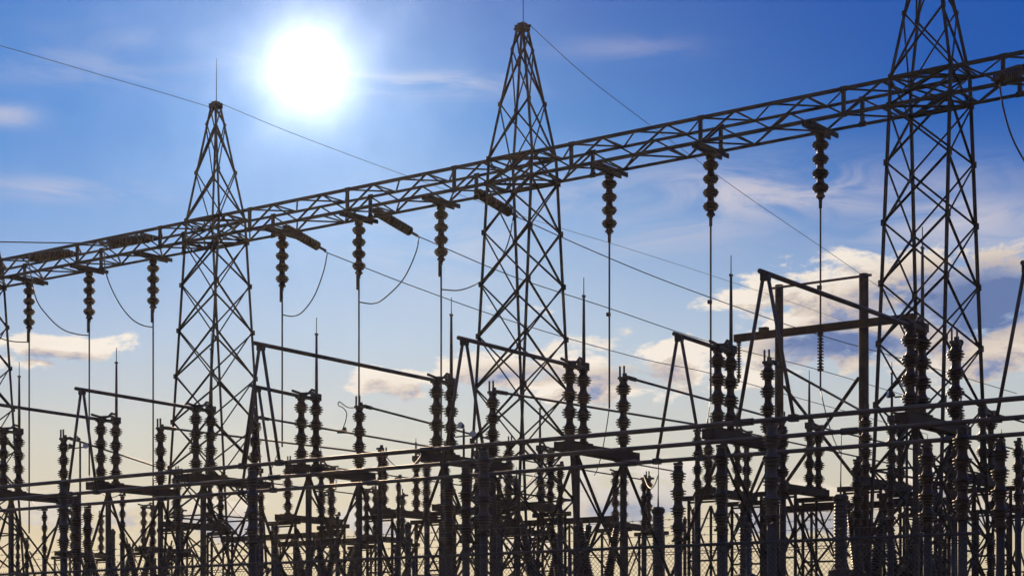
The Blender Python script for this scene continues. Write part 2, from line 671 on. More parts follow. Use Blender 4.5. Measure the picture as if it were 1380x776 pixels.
dropends = {(-2, 0): 718, (-2, 1): 640, (-2, 2): 700, (-1, 0): 602, (-1, 1): 588, (-1, 2): 598, (0, 0): 550, (0, 1): 540, (0, 2): 526}
HL = ['insulator column hanging from gantry nearest the left edge', 'insulator column hanging from gantry over the small low cloud',
      'insulator column hanging just left of the tower below the sun', 'insulator column hanging just right of the tower below the sun',
      'insulator column hanging below the sun, middle one of its span', 'insulator column hanging just left of the middle tower',
      'insulator column hanging just right of the middle tower', 'insulator column hanging midway between middle and right towers',
      'insulator column hanging just left of the right tower']
h0 = None
idx = 0
for b in (-2, -1, 0):
    for k in range(3):
        s = (b + PH[k]) * BAY
        o = make_hanging(HL[idx]) if h0 is None else copy_tree(h0)
        h0 = h0 or o
        o.location = W(s, 0, ZB)
        o['label'] = HL[idx]
        p = W(s, 0)
        zend = ZZ(dropends[(b, k)], p.y)
        zt = ZB - 1.98
        d = empty('drop_conductor', p + Vector((0, 0, zend)), -TH, HL[idx].replace('insulator column hanging', 'thin tube conductor dropping').replace(' column', ''), 'conductor',
                  'tube conductors hanging below the gantry insulators')
        d['label'] = 'straight vertical conductor below the ' + HL[idx].replace(' column', '')
        m = MB()
        H = zt - zend
        if b == 0 and k == 2:
            m.tube([(0, 0, H), (0, 0, 1.5)], .024, 8)
            m.tube([(0, 0, .5), (0, 0, 0)], .024, 8)
        else:
            m.tube([(0, 0, H), (0, 0, 0)], .026, 8)
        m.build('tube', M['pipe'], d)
        m = MB()
        if b < 0:
            m.tube([(-.04, 0, H + .12), (-.04, 0, H - .34)], .055, 8)
        else:
            m.tube([(0, 0, H + .04), (0, 0, H - .14)], .045, 8)
            m.box((-.03, 0, H * .55), (.1, .08, .1))
        m.build_each('clamp', M['cast'], d)
        if b == 0 and k == 2:
            m = MB()
            m.lathe(rib_profile(1.0, .09, 11, .4), (0, 0, .5), (0, 0, 1), 12)
            m.build('polymer_insulator', M['porc'], d)
        idx += 1


# ------------------------------------------------------------------ curves at constant s
def line_pts(s, pts):
    out = []
    for px, py in pts:
        r = RR(px, s)
        p = W(s, r)
        p.z = ZZ(py, p.y)
        out.append(p)
    return out


def smooth_pts(pts, n=8):
    out = []
    P = [pts[0] * 2 - pts[1]] + pts + [pts[-1] * 2 - pts[-2]]
    for i in range(1, len(P) - 2):
        a, b, c, d = P[i - 1], P[i], P[i + 1], P[i + 2]
        for j in range(n):
            t = j / n
            out.append(.5 * ((2 * b) + (c - a) * t + (2 * a - 5 * b + 4 * c - d) * t * t + (3 * b - a - 3 * c + d) * t ** 3))
    out.append(pts[-1])
    return out


def strain(px0, py0, px1, py1, s, label):
    a, b = line_pts(s, [(px0, py0), (px1, py1)])
    d = b - a
    if d.length > 2.0:
        b = a + d.normalized() * 2.0
        d = b - a
    t = empty('strain_insulator', a, 0, label, 'insulator', 'strain insulators tied to the gantry')
    n = int(d.length / .145)
    prof = [(0, .03), (.08, .03)]
    h = (d.length - .2) / n
    for i in range(n):
        z = .08 + i * h
        prof += [(z, .09), (z + h * .2, .09), (z + h * .3, .15), (z + h * .7, .155), (z + h * .8, .12), (z + h * .95, .09)]
    prof += [(d.length - .1, .05)]
    m = MB()
    m.lathe(prof, (0, 0, 0), d, 14)
    m.build('porcelain_discs', M['porc'], t)
    m = MB()
    m.box((0, 0, 0), (.14, .14, .14))
    m.tube([d * ((d.length - .12) / d.length), d * ((d.length + .25) / d.length)], .045, 8)
    m.build_each('end_fitting', M['cast'], t)
    return a, b


def wire(name, pts, rad, label, cat, group=None, seg=6):
    o = MB()
    p0 = pts[0]
    o.tube([p - p0 for p in pts], rad, seg)
    ob = o.build(name, M['cond'], None, p0)
    return tag(ob, label, cat, group)


ph = {(b, k): (b + PH[k]) * BAY for b in (-2, -1, 0, 1) for k in range(3)}
# right-going strings of the span under the sun
data = [
    (384, 307, 432, 334, [(437, 339), (560, 387), (700, 436), (860, 482), (958, 503), (1090, 540), (1250, 585)], [(441, 342), (436, 366), (424, 398), (408, 420), (395, 426), (381, 424)], 'left', 0),
    (505, 284, 556, 314, [(560, 317), (690, 372), (820, 415), (955, 460), (1110, 500), (1260, 545)], [(565, 319), (560, 342), (544, 376), (520, 401), (505, 409), (486, 407)], 'middle', 1),
    (642, 259, 690, 288, [(694, 291), (780, 330), (870, 368), (955, 400), (1090, 447), (1225, 486), (1370, 530)], [(692, 292), (684, 330), (666, 366), (645, 382), (622, 391), (598, 390)], 'right', 2)]
for px0, py0, px1, py1, wp, jp, wn_, k in data:
    s = S(px0, .45)
    strain(px0, py0, px1, py1, s, 'ribbed strain insulator slanting down from the gantry, %s of three beyond the sun' % ('left' if k == 0 else 'middle' if k == 1 else 'rightmost'))
    wire('overhead_conductor', smooth_pts(line_pts(s, wp), 10), .016, 'overhead wire sagging away to the right from the %s slanting strain insulator' % ('leftmost' if k == 0 else 'middle' if k == 1 else 'rightmost'), 'wire', 'overhead wires leaving the gantry')
    # the jumper runs from the strain insulator end back to the drop conductor
    q = line_pts(s, jp)
    endp = W(ph[(-1, k)], 0)
    endp.z = ZZ(jp[-1][1], endp.y)
    n = len(q) - 1
    delta = endp - q[-1]
    q = [p + delta * (i / n) ** 2 for i, p in enumerate(q)]
    wire('jumper_cable', smooth_pts(q, 8), .02, 'slack jumper looping from the %s slanting strain insulator to a vertical conductor' % ('leftmost' if k == 0 else 'middle' if k == 1 else 'rightmost'), 'cable', 'jumper cables under the gantry')
# left-going strings
data = [
    (203, 321, 139, 328, [(134, 328), (60, 327), (-60, 325)], [(140, 329), (143, 368), (158, 404), (176, 428), (192, 438), (207, 441)], 'upper', (-2, 2)),
    (96, 341, 37, 347, [(33, 348), (0, 350), (-50, 352)], [(38, 348), (48, 400), (64, 425), (84, 443), (104, 450), (122, 452)], 'lower', (-2, 1))]
for px0, py0, px1, py1, wp, jp, wn_, k in data:
    s = S(px0, -.45)
    strain(px0, py0, px1, py1, s, 'ribbed strain insulator lying along the gantry at left, the %s one' % wn_)
    wire('overhead_conductor', line_pts(s, wp), .02, 'near level overhead wire leaving by the left edge, the %s one' % wn_, 'wire', 'overhead wires leaving the gantry')
    q = line_pts(s, jp)
    endp = W(ph[k], 0)
    endp.z = ZZ(jp[-1][1], endp.y)
    n = len(q) - 1
    delta = endp - q[-1]
    q = [p + delta * (i / n) ** 2 for i, p in enumerate(q)]
    wire('jumper_cable', smooth_pts(q, 8), .02, 'slack jumper hanging from the %s left strain insulator to a vertical conductor' % wn_, 'cable', 'jumper cables under the gantry')
q = line_pts(ph[(-2, 0)], [(-22, 440), (0, 455), (18, 460), (40, 461)])
wire('jumper_cable', smooth_pts(q, 6), .02, 'short end of a slack jumper entering by the left edge at the first vertical conductor', 'cable', 'jumper cables under the gantry')
# string at the upper right edge
s = S(1375, -.4)
a_, b_ = strain(1376, 95, 1343, 106, s, 'dark strain insulator seen almost end on at the upper right edge')
wire('jumper_cable', smooth_pts(line_pts(s, [(1347, 112), (1352, 145), (1363, 183), (1380, 216), (1400, 245)]), 8), .024, 'slack cable hanging from the gantry at the upper right edge', 'cable', 'jumper cables under the gantry')

# shield wires from the tower peaks
s = -BAY + .28
tip = W(-BAY, 0, TIP)
wire('shield_wire', smooth_pts([W(-BAY - .28, 0, TIP)] + line_pts(-BAY - .28, [(215, 124), (145, 104), (70, 82), (0, 62), (-200, 9)]), 10), .009, 'thin shield wire rising left from the peak of the tower below the sun', 'wire', 'shield wires tied to the tower peaks')
wire('shield_wire', smooth_pts([W(s, 0, TIP)] + line_pts(s, [(400, 182), (545, 236), (700, 290), (830, 330), (940, 365), (1060, 405), (1200, 455)]), 10), .009, 'thin shield wire falling right from the peak of the tower below the sun', 'wire', 'shield wires tied to the tower peaks')
s = .28
wire('shield_wire', smooth_pts([W(s, 0, TIP)] + line_pts(s, [(790, 103), (875, 168), (1000, 260), (1135, 352), (1260, 440)]), 10), .009, 'thin shield wire falling right from the peak of the middle tower', 'wire', 'shield wires tied to the tower peaks')

# ------------------------------------------------------------------ low bus pipes in front
BUSR = {1: -13.3, 2: -11.5, 3: -9.1}
BUSR = {1: -13.4, 2: -11.25, 3: -8.9}
BZ = {}
for i, yy in ((1, 594.8), (2, 616.1), (3, 634.9)):
    p = W(S(704, BUSR[i]), BUSR[i])
    BZ[i] = ZZ(yy, p.y)
BN = {1: 'nearest and topmost in the picture', 2: 'middle one of the three', 3: 'farthest and lowest in the picture'}
for i in (1, 2, 3):
    a = W(-34, BUSR[i], BZ[i])
    m = MB()
    n = 13
    ln = 60.0
    d = Vector((1, 0, 0))
    m.tube([d * (ln * k / n) for k in range(n + 1)], .045, 12)
    root = empty('bus_pipe', a, -TH, 'long aluminium bus pipe running the width of the yard, %s' % BN[i], 'bus pipe', 'long horizontal bus pipes')
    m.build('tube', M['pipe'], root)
    m = MB()
    for x_ in (0, ln):
        m.lathe([(0, .03), (.02, .058), (.12, .058), (.14, .03)], (x_ - .07, 0, 0), (1, 0, 0), 12)
    m.build_each('end_cap', M['cast'], root)
    m = MB()
    x_ = 3.3 + i
    while x_ < ln:
        m.lathe([(0, .052), (.01, .066), (.34, .066), (.35, .052)], (x_, 0, 0), (1, 0, 0), 12)
        x_ += 7.4
    m.build_each('coupler', M['cast'], root)

# ------------------------------------------------------------------ disconnect switches
CH = EYE + 4.78        # underside of the switch channels


def make_switch(arrange):
    """arrange 1: tall open blade. Local y: pair at 0, single at +2"""
    t = empty('disconnect_switch', W(0, 0, CH), -TH)
    m = MB()
    for x in (-.13, .13):
        m.box((x, .9, .11), (.05, 3.2, .22))
        m.box((x * .72, .9, .008), (.09, 3.2, .016))
    for y in (-.65, 0, .9, 2.0, 2.45):
        m.box((0, y, .11), (.22, .12, .20))
    for y in (-.28, .28, 2.0):
        m.box((0, y, .235), (.36, .32, .03))
    m.build('base_channel', M['stand'], t)
    for y in (-.28, .28, 2.0):
        m = MB()
        m.lathe(stack_profile(4, .405, .195, True, .05), (0, y, .25), (0, 0, 1), 16)
        m.build('porcelain_stack', M['porc'], t)
    top = .25 + 1.62 + .1
    m = MB()                                                 # hinge assembly
    m.box((0, .0, top + .05), (.16, .74, .07))
    m.box((0, -.28, top + .05), (.24, .2, .1))
    m.box((0, .28, top + .09), (.22, .2, .18))
    m.tube([(0, -.62, top + .17), (0, -.3, top + .13), (0, .0, top + .17), (0, .12, top + .28), (0, .28, top + .26)], .035, 8)
    m.tube([(.1, -.2, top + .12), (.1, .05, top + .19), (.1, .3, top + .1)], .03, 8)
    m.build('hinge', M['cast'], t)
    m = MB()
    m.tube([(0, .30, top + .12), (0, .30, top + .9), (0, .30, top + 1.75), (0, .30, top + 1.77), (0, .30, top + 2.2)], [.042, .038, .028, .012, .010], 8)
    m.box((0, .30, top + 1.76), (.05, .09, .05))
    m.build('open_blade', M['pipe'], t)
    m = MB()                                                 # jaw
    m.box((0, 2.0, top + .03), (.2, .2, .06))
    for x in (-.06, .06):
        m.box((x, 1.94, top + .17), (.025, .05, .3))
    m.box((0, 2.06, top + .1), (.1, .05, .12))
    m.box((0, 2.22, top + .07), (.09, .22, .07))
    m.build('jaw', M['cast'], t)
    return t


TOPZ = CH + .25 + 1.72
R1PX = [15, 146, 274, 416, 598, 777, 976, 1235]
R1BUS = [3, 1, 2, 3, 1, 2, 3, 1]
SR1 = [S(p, -7.0) for p in R1PX]
sw0 = None
near = ['at the left picture edge', 'below the small leftmost cloud', 'before the tower nearest the sun', 'just right of the tower nearest the sun',
        'just left of the middle tower', 'just right of the middle tower', 'just left of the brown poles', 'before the rightmost tower']
for i, s in enumerate(SR1):
    o = make_switch(1) if sw0 is None else copy_tree(sw0)
    sw0 = sw0 or o
    o.location = W(s, -7.0, CH)
    tag(o, 'large switch with twin insulators and upright rod, ' + near[i], 'switch', 'front row of open disconnect switches')
    m = MB()                                     # tube from the jaw away over the gantry line
R2PX = [290, 440, 568, 650, 735, 1000, 1097, 1208, 1330]
SR2 = [S(p, 6.6) for p in R2PX]
lab2 = ['behind the tower nearest the sun', 'midway from sun side tower to middle tower', 'just left of the middle tower', 'inside the middle tower left legs',
        'behind the middle tower right leg', 'left of the left brown pole', 'between the two brown poles', 'right of the right brown pole', 'behind the rightmost tower right leg']
for i, s in enumerate(SR2):
    o = copy_tree(sw0)
    o.location = W(s, 6.6, CH)
    o.rotation_euler = (0, 0, -TH + math.pi)
    tag(o, 'smaller switch in the row behind the gantry, ' + lab2[i], 'switch', 'second row of disconnect switches behind the gantry')
    for ch in [k for k in bpy.data.objects if k.parent == o and k.name.startswith('open_blade')]:
        ch.scale = (1, 1, .78) if i in (4, 6, 7) else (1, 1, .35)
        ch.location.z = 0.435 if i in (4, 6, 7) else 1.3
R3PX = [92, 200, 440, 500, 690, 835, 1245, 1345]
SR3 = [S(p, 14.7) for p in R3PX]
lab3 = ['leftmost of its row', 'left of the tower nearest the sun', 'left one of two in centre left gap', 'right one of two in centre left gap', 'inside the middle tower legs',
        'right of the middle tower', 'inside the rightmost tower', 'rightmost of its row']
for i, s in enumerate(SR3):
    o = copy_tree(sw0)
    o.location = W(s, 14.7, CH)
    tag(o, 'smallest disconnect switch of the farthest row, ' + lab3[i], 'switch', 'farthest row of disconnect switches')
    for ch in [k for k in bpy.data.objects if k.parent == o and k.name.startswith('open_blade')]:
        ch.scale = (1, 1, .3)
        ch.location.z = 1.38

# tubes linking the rows
links = [(0, 0), (1, 2), (2, 3), (3, 4), (4, 5), (5, 6), (6, 7), (7, 8)]
for i, j in links:
    a = W(SR1[i], -4.72, TOPZ + .07)
    b = W(SR2[j], 4.55, TOPZ + .07)
    m = MB()
    d = b - a
    m.tube([Vector((0, 0, 0)), d], .032, 8)
    t = empty('link_tube', a, 0, 'level tube leading away from the large switch ' + near[i], 'bus tube', 'tubes linking switch rows')
    m.build('tube', M['pipe'], t)
    m = MB()
    dn = d.normalized()
    m.tube([dn * -.08, dn * .3], .055, 8)
    m.tube([d - dn * .22, d + dn * .05], .05, 8)
    m.build_each('clamp', M['cast'], t)
for k, j in enumerate(range(len(SR2))):
    a = W(SR2[j], 7.2, TOPZ + .1)
    b = W(SR2[j] + .3, 16.5 if k % 2 else 14.2, TOPZ - .05)
    m = MB()
    m.tube([Vector((0, 0, 0)), b - a], .026, 6)
    t = m.build('link_tube', M['pipe'], None, a)
    tag(t, 'thin tube behind the second row switch ' + lab2[j], 'bus tube', 'tubes linking switch rows')

# welded pipe A risers from the low bus pipes to the switch hinges
risers = list(zip(range(8), R1BUS, SR1)) + [(8, 2, 19.3)]
for i, bi, s in risers:
    if i in (0, 1):
        continue
    r = BUSR[bi]
    base = W(s, r, BZ[bi])
    top = EYE + 6.86 - BZ[bi]
    lbl = 'pipe A frame with arm to the switch ' + (near[i] if i < 8 else 'beyond the right picture edge')
    t = empty('bus_riser', base, -TH, lbl, 'bus riser', 'pipe A frames standing on the bus pipes')
    for sx in (-1, 1):
        m = MB()
        m.tube([(sx * .56, 0, .03), (sx * .05, 0, top - .06)], .036, 8)
        m.build('leg', M['pipe'], t)
    m = MB()
    ye = -7.0 - .42 - r
    m.tube([(0, -.22, top + .01), (0, ye, TOPZ + .06 - BZ[bi]), (0, ye + .1, TOPZ - BZ[bi] + .0), (0, ye + .3, TOPZ + .02 - BZ[bi])], .046, 10)
    m.build('arm', M['pipe'], t)
    m = MB()
    m.box((0, 0, top - .06), (.17, .11, .13))
    for sx in (-1, 1):
        m.box((sx * .56, 0, 0), (.16, .125, .125))
    m.build_each('clamp', M['cast'], t)
# arms of the two risers that stand beyond the left edge
for i in (0, 1):
    bi, s = R1BUS[i], SR1[i]
    r = BUSR[bi]
    a = W(s, r, EYE + 6.87)
    b = W(s, -7.42, TOPZ + .06)
    t = empty('bus_riser', W(s, r, BZ[bi]), -TH, 'long arm entering from the left to the switch ' + near[i], 'bus riser', 'pipe A frames standing on the bus pipes')
    top = EYE + 6.86 - BZ[bi]
    for sx in (-1, 1):
        m = MB()
        m.tube([(sx * .56, 0, .03), (sx * .05, 0, top - .06)], .036, 8)
        m.build('leg', M['pipe'], t)
    m = MB()
    ye = -7.0 - .42 - r
    m.tube([(0, -.22, top + .01), (0, ye, TOPZ + .06 - BZ[bi]), (0, ye + .3, TOPZ + .02 - BZ[bi])], .046, 10)
    m.build('arm', M['pipe'], t)


# ------------------------------------------------------------------ stands under the switches
def make_post_stand():
    H = CH
    t = empty('switch_stand', W(0, 0), -TH)
    for y in (0.0, 2.0):
        m = MB()
        m.bar((0, y, 0), (0, y, H - .012), .115, .115)
        m.box((0, y, .03), (.42, .42, .06))
        m.box((0, y, H - .02), (.34, .34, .03))
        m.build('post', M['post'], t)
    for y in (0.0, 2.0):
        for sx in (-1, 1):
            m = MB()
            m.angle((sx * .06, y, H - .12), (sx * 2.6, y, 0), .055, .012)
            m.build('knee_brace', M['stand'], t)
    m = MB()
    m.angle((0, .08, H - .5), (0, 1.92, H - 2.4), .06, .01)
    m.angle((0, 1.92, H - .5), (0, .08, H - 2.4), .06, .01)
    m.build('cross_brace', M['stand'], t)
    return t


def make_lattice_stand():
    H = CH
    t = empty('switch_stand', W(0, 0), -TH)
    xs = (-.55, .55)
    ys = (-.35, 2.2)
    for x in xs:
        for y in ys:
            m = MB()
            m.angle((x, y, 0), (x, y, H - .14), .07, .014)
            m.build('leg', M['stand'], t)
    m = MB()
    lv = [0, 1.85, 3.65, H - .2]
    for k in range(3):
        z0, z1 = lv[k], lv[k + 1]
        for x in xs:
            ym = .92
            for ya, yb in ((ys[0], ym), (ym, ys[1])):
                m.angle((x, ya, z0), (x, yb, z1), .042, .01)
                if x > 0:
                    m.angle((x + .012, yb, z0), (x + .012, ya, z1), .042, .01)
        for y in ys[:1]:
            m.angle((xs[0], y, z0), (xs[1], y, z1), .045, .01)
            m.angle((xs[1], y + .012, z0), (xs[0], y + .012, z1), .045, .01)
        for y in ys:
            m.angle((xs[0], y, z1), (xs[1], y, z1), .055, .01)
    for x in xs:
        m.angle((x, .92, 0), (x, .92, H - .2), .06, .01)
    m.build('lacing', M['stand'], t)
    m = MB()
    for y in ys:
        m.box((0, y, H - .075), (1.5, .12, .14))
    m.build_each('top_beam', M['stand'], t)
    return t


ps = None
for i, s in enumerate(SR1):
    o = make_post_stand() if ps is None else copy_tree(ps)
    ps = ps or o
    o.location = W(s, -7.0)
    tag(o, 'slim braced post stand under the switch ' + near[i], 'stand', 'post stands of the front switches')
ls = None
for i, s in enumerate(SR2):
    o = make_lattice_stand() if ls is None else copy_tree(ls)
    ls = ls or o
    o.location = W(s, 6.6)
    o.rotation_euler = (0, 0, -TH + math.pi)
    tag(o, 'lattice stand under the second row switch ' + lab2[i], 'stand', 'lattice stands of the rear switches')
for i, s in enumerate(SR3):
    o = copy_tree(ls)
    o.location = W(s, 14.7)
    o.rotation_euler = (0, 0, -TH)
    tag(o, 'lattice stand under the farthest row switch, ' + lab3[i], 'stand', 'lattice stands of the rear switches')

# beams tying the rear stands together, and low lattice walkway girders
for nm, s0, s1, r, z in (('between the brown pole frame and the right tower', SR2[5] - .8, SR2[7] + .8, 9.4, CH - .1), ('behind the middle tower legs', SR2[2] - .8, SR2[4] + .8, 9.4, CH - .1),
                         ('in the farthest row at centre left', SR3[2] - 1, SR3[3] + 1, 12.9, CH - .1), ('behind the tower below the sun', SR2[0] - 2.5, SR2[0] + 3.5, 9.4, CH - .1)):
    a = W(s0, r, z)
    Ln = s1 - s0
    t = empty('tie_beam', a, -TH, 'dark horizontal tie beam on short posts ' + nm, 'beam', 'tie beams of the rear rows')
    m = MB()
    m.box((Ln / 2, 0, 0), (Ln, .16, .2))
    m.build('beam', M['stand'], t)
    n = max(2, int(Ln / 1.6) + 1)
    for k in range(n):
        x = .1 + (Ln - .2) * k / (n - 1)
        m = MB()
        m.angle((x, 0, -.1), (x, 0, -z), .09, .014)
        m.build('post', M['stand'], t)
    m = MB()
    for k in range(n - 1):
        x0 = .1 + (Ln - .2) * k / (n - 1)
        x1 = .1 + (Ln - .2) * (k + 1) / (n - 1)
        for z0, z1 in ((-.15, -1.9), (-1.9, -3.7)):
            m.angle((x0, .03, z0), (x1, .03, z1), .055, .01)
            m.angle((x1, -.03, z0), (x0, -.03, z1), .055, .01)
    m.build('cross_brace', M['stand'], t)


# ------------------------------------------------------------------ bus supports in front
def make_support(Hz, insL=1.6, Rr=.18, pw=.085, mat='grey', nun=4):
    t = empty('bus_support', (0, 0, 0), -TH)
    top = Hz - .06
    m = MB()
    m.tube([(0, 0, 0), (0, 0, top - insL - .08)], pw, 14)
    m.box((0, 0, .03), (.5, .5, .06))
    m.lathe([(0, Rr * .8), (.04, Rr * .8)], (0, 0, top - insL - .09), (0, 0, 1), 12)
    m.build('column', M['post'], t)
    m = MB()
    m.lathe(stack_profile(nun, (insL - .12) / nun, Rr, True, .05, Rr > .17), (0, 0, top - insL - .05), (0, 0, 1), 18)
    m.build('porcelain_stack', M[mat], t)
    m = MB()
    m.box((0, 0, top - .03), (.16, .14, .05))
    m.box((0, .07, top + .03), (.1, .03, .1))
    m.build_each('clamp', M['cast'], t)
    return t


sup = [(1, 86, 'left of three, near the left edge'), (1, 340, 'standing right of the tower nearest the sun'), (1, 652, 'rightmost of three at the middle tower'),
       (1, 1040, 'beside the left brown pole'), (2, 103, 'middle of three near the left edge'), (2, 628, 'middle of three left of the middle tower'),
       (2, 972, 'below the large switch left of the brown poles'), (2, 1297, 'below the large switch of the right tower'), (3, 118, 'right of three near the left edge'),
       (3, 605, 'leftmost of three left of the middle tower'), (3, 914, 'midway from the middle tower to the brown poles'), (3, 1348, 'near the right edge'),
       (3, 1250, 'in front of the right tower'), (1, 1470, 'just beyond the right edge')]
protos = {}
for bi, px, lb in sup:
    r = BUSR[bi]
    s = S(px, r)
    if bi in protos:
        o = copy_tree(protos[bi])
    else:
        o = make_support(BZ[bi], mat='grey' if bi == 1 else 'porc')
        protos[bi] = o
    o.location = W(s, r)
    tag(o, 'chunky porcelain post under a bus pipe, ' + lb, 'bus support', 'porcelain posts under the bus pipes')

# smaller posts behind
small = [(60, 683, -3.5, .12, 'slim post insulator at the far left below the bus pipes'), (165, 663, -3.5, .13, 'slim post insulator right of the three chunky posts at left'),
         (36, 722, -1.0, .13, 'short post insulator under the first vertical conductor at left'), (205, 705, -1.0, .13, 'short post insulator left of the tower below the sun'),
         (240, 640, -4.5, .14, 'post insulator in front of the left leg of the tower below the sun'), (352, 655, -1.2, .13, 'post insulator right behind the thick post beside the tower below the sun'),
         (372, 700, 1.0, .13, 'short post insulator low beside the leg of the tower below the sun'),
         (537, 640, -2.2, .10, 'thin post insulator left of the thick round top column at centre'), (512, 600, -3.0, .12, 'post insulator with clamp standing left of centre below the wires'),
         (575, 625, -1.5, .13, 'post insulator close left of the chunky centre posts'), (672, 640, 1.5, .13, 'post insulator inside the left half of the middle tower'),
         (755, 622, -2.5, .13, 'post insulator at the right leg of the middle tower'),
         (940, 575, -4.5, .14, 'tall post insulator left of the pair of tall insulators'), (1055, 575, -5.0, .15, 'tall post insulator hidden behind the left brown pole'),
         (1155, 615, -2.0, .17, 'stubby post insulator against the right brown pole'), (1200, 622, -2.0, .14, 'post insulator just right of the right brown pole'),
         (1280, 600, 2.0, .13, 'post insulator seen between the right tower legs'), (1372, 590, -1.0, .15, 'post insulator at the right edge'),
         (1235, 735, 2.5, .14, 'short post insulator low inside the right tower'), (1335, 718, 1.5, .14, 'short post insulator low at the right tower leg'),
         (24, 700, 2.0, .12, 'low post insulator at the left picture edge'), (455, 690, 3.0, .12, 'low post insulator right of the slim braced post'),
         (868, 640, 2.0, .13, 'post insulator behind the thick capped column right of the middle tower')]
for px, py, r, Rr, lb in small:
    s = S(px, r)
    p = W(s, r)
    Hz = ZZ(py, p.y)
    o = make_support(Hz, min(1.5, Hz * .4), Rr, .075, 'porc', 4)
    o.name = 'post_insulator'
    o.location = p
    tag(o, lb, 'post insulator', 'lesser post insulators in the yard')


# ------------------------------------------------------------------ instrument transformers (thick ribbed columns)
def make_it(Hz, Rr, lb, px, r, rnd=False):
    s = S(px, r)
    p = W(s, r)
    t = empty('instrument_transformer', p, -TH, lb, 'transformer', 'thick ribbed columns')
    m = MB()
    h0 = Hz - 1.75
    if rnd:
        m.tube([(0, 0, 0), (0, 0, h0)], Rr * .9, 16)
    else:
        for x in (-.22, .22):
            for y in (-.22, .22):
                m.angle((x, y, 0), (x, y, h0 - .5), .08, .012)
        m.lathe([(0, .3), (.45, .3), (.5, Rr)], (0, 0, h0 - .5), (0, 0, 1), 16)
    m.build('pedestal', M['tank'], t)
    m = MB()
    m.lathe(rib_profile(1.6, Rr, 18, .86), (0, 0, h0), (0, 0, 1), 18)
    m.build('ribbed_column', M['grey'], t)
    m = MB()
    m.lathe([(0, Rr * .95), (.05, Rr * 1.1), (.12, Rr * 1.1), (.15, Rr * (.9 if not rnd else .7))] + ([(.17, Rr * .8)] if not rnd else [(.2, Rr * .3)]), (0, 0, Hz - .15), (0, 0, 1), 18)
    m.build('cap', M['tank'], t)
    if not rnd:
        m = MB()
        m.tube([(0, 0, Hz), (0, 0, Hz + .35), (.02, 0, Hz + 1.5)], [.03, .015, .009], 6)
        m.build('top_lead', M['cond'], t)
    return t


for px, py, r, Rr, lb, rnd in [(1133, 667, -2.5, .17, 'thick ribbed column with flat cap between the two brown poles', 0), (1005, 677, -2.5, .17, 'thick ribbed column with flat cap left of the left brown pole', 0),
                               (887, 684, -2.5, .16, 'thick grey column with flat cap and thin lead right of the middle tower', 0), (937, 685, -3, .095, 'slender round topped column left of the tall insulator pair', 1),
                               (550, 705, -2, .095, 'slender grey round topped column just left of the middle posts', 1), (152, 714, -2.2, .085, 'slender dark column right of the chunky left posts', 1),
                               (923, 698, -1, .05, 'thin plain stub column beside the round topped one', 1)]:
    p = W(S(px, r), r)
    make_it(ZZ(py, p.y), Rr, lb, px, r, bool(rnd))


# ------------------------------------------------------------------ circuit breakers with leaning bushings
def make_breaker():
    t = empty('circuit_breaker', (0, 0, 0), -TH)
    for x in (-1.1, 1.1):
        m = MB()
        for y in (-.4, .4):
            m.angle((x, y, 0), (x, y * .9, 2.05), .1, .014)
        m.angle((x, -.4, .6), (x, .38, 1.9), .06, .01)
        m.build('frame', M['stand'], t)
    m = MB()
    m.box((0, 0, 2.1), (3.0, .7, .1))
    m.build('deck', M['stand'], t)
    for x in (-1.0, 0, 1.0):
        m = MB()
        m.lathe([(0, .18), (.04, .30), (1.16, .30), (1.2, .18)], (x, -.6, 2.46), (0, 1, 0), 18)
        for sy in (-1, 1):
            d = Vector((.0, sy * math.sin(R(17)), math.cos(R(17))))
            m.lathe([(0, .17), (.35, .17), (.38, .2), (.44, .2)], Vector((x, sy * .35, 2.6)), d, 14)
        m.build('tank', M['tank'], t)
        for sy in (-1, 1):
            d = Vector((.0, sy * math.sin(R(17)), math.cos(R(17))))
            q = Vector((x, sy * .35, 2.6)) + d * .44
            m = MB()
            m.lathe(rib_profile(1.65, .165, 20, .74, .35), q, d, 14)
            b = m.build('bushing', M['porc'], t)
            m = MB()
            m.lathe([(0, .09), (.08, .09), (.09, .03), (.3, .03)], q + d * 1.65, d, 10)
            m.build('terminal', M['cast'], b)
    return t


b0 = None
for px, r, lb in [(768, 1.4, 'circuit breaker with leaning black bushings right of the middle tower'), (425, 3.0, 'circuit breaker with leaning bushings between sun tower and middle tower'),
                  (175, 1.0, 'circuit breaker with leaning bushings left of the tower below the sun'), (1215, 2.2, 'circuit breaker with leaning bushings at the right tower foot')]:
    o = make_breaker() if b0 is None else copy_tree(b0)
    b0 = b0 or o
    o.location = W(S(px, r), r)
    tag(o, lb, 'circuit breaker', 'circuit breakers with leaning bushings')

# ------------------------------------------------------------------ brown pole frame at the right
r = 9.0
sa, sb = S(1050, r), S(1164, r)
a, b = W(sa, r), W(sb, r)
t = empty('pole_frame', a, -TH, 'tall brown two pole frame with heavy crossbar and X brace before the right tower', 'pole frame')
LnP = sb - sa
Hp = ZZ(384, a.y)
for x, rad, h in ((0, .13, Hp), (LnP, .145, ZZ(369, b.y))):
    m = MB()
    m.tube([(x, 0, 0), (x, 0, h * .5), (x, 0, h)], [rad * 1.25, rad * 1.1, rad], 14)
    m.build('pole', M['wood'], t)
zc = ZZ(451, a.y)
x0 = S(990, r - .25) - sa
x1 = S(1232, r - .25) - sa
m = MB()
m.box(((x0 + x1) / 2, -.24, zc), (x1 - x0, .16, .23))
m.box((x0 + 1.05, -.24, zc + .17), (.28, .18, .14))
m.build('crossbar', M['wood'], t)
m = MB()
m.tube([(-.25, -.2, Hp - .12), (LnP + .35, -.2, Hp - .12)], .04, 8)
m.build('top_bar', M['pipe'], t)
z1, z2 = ZZ(520, a.y), ZZ(662, a.y)
m = MB()
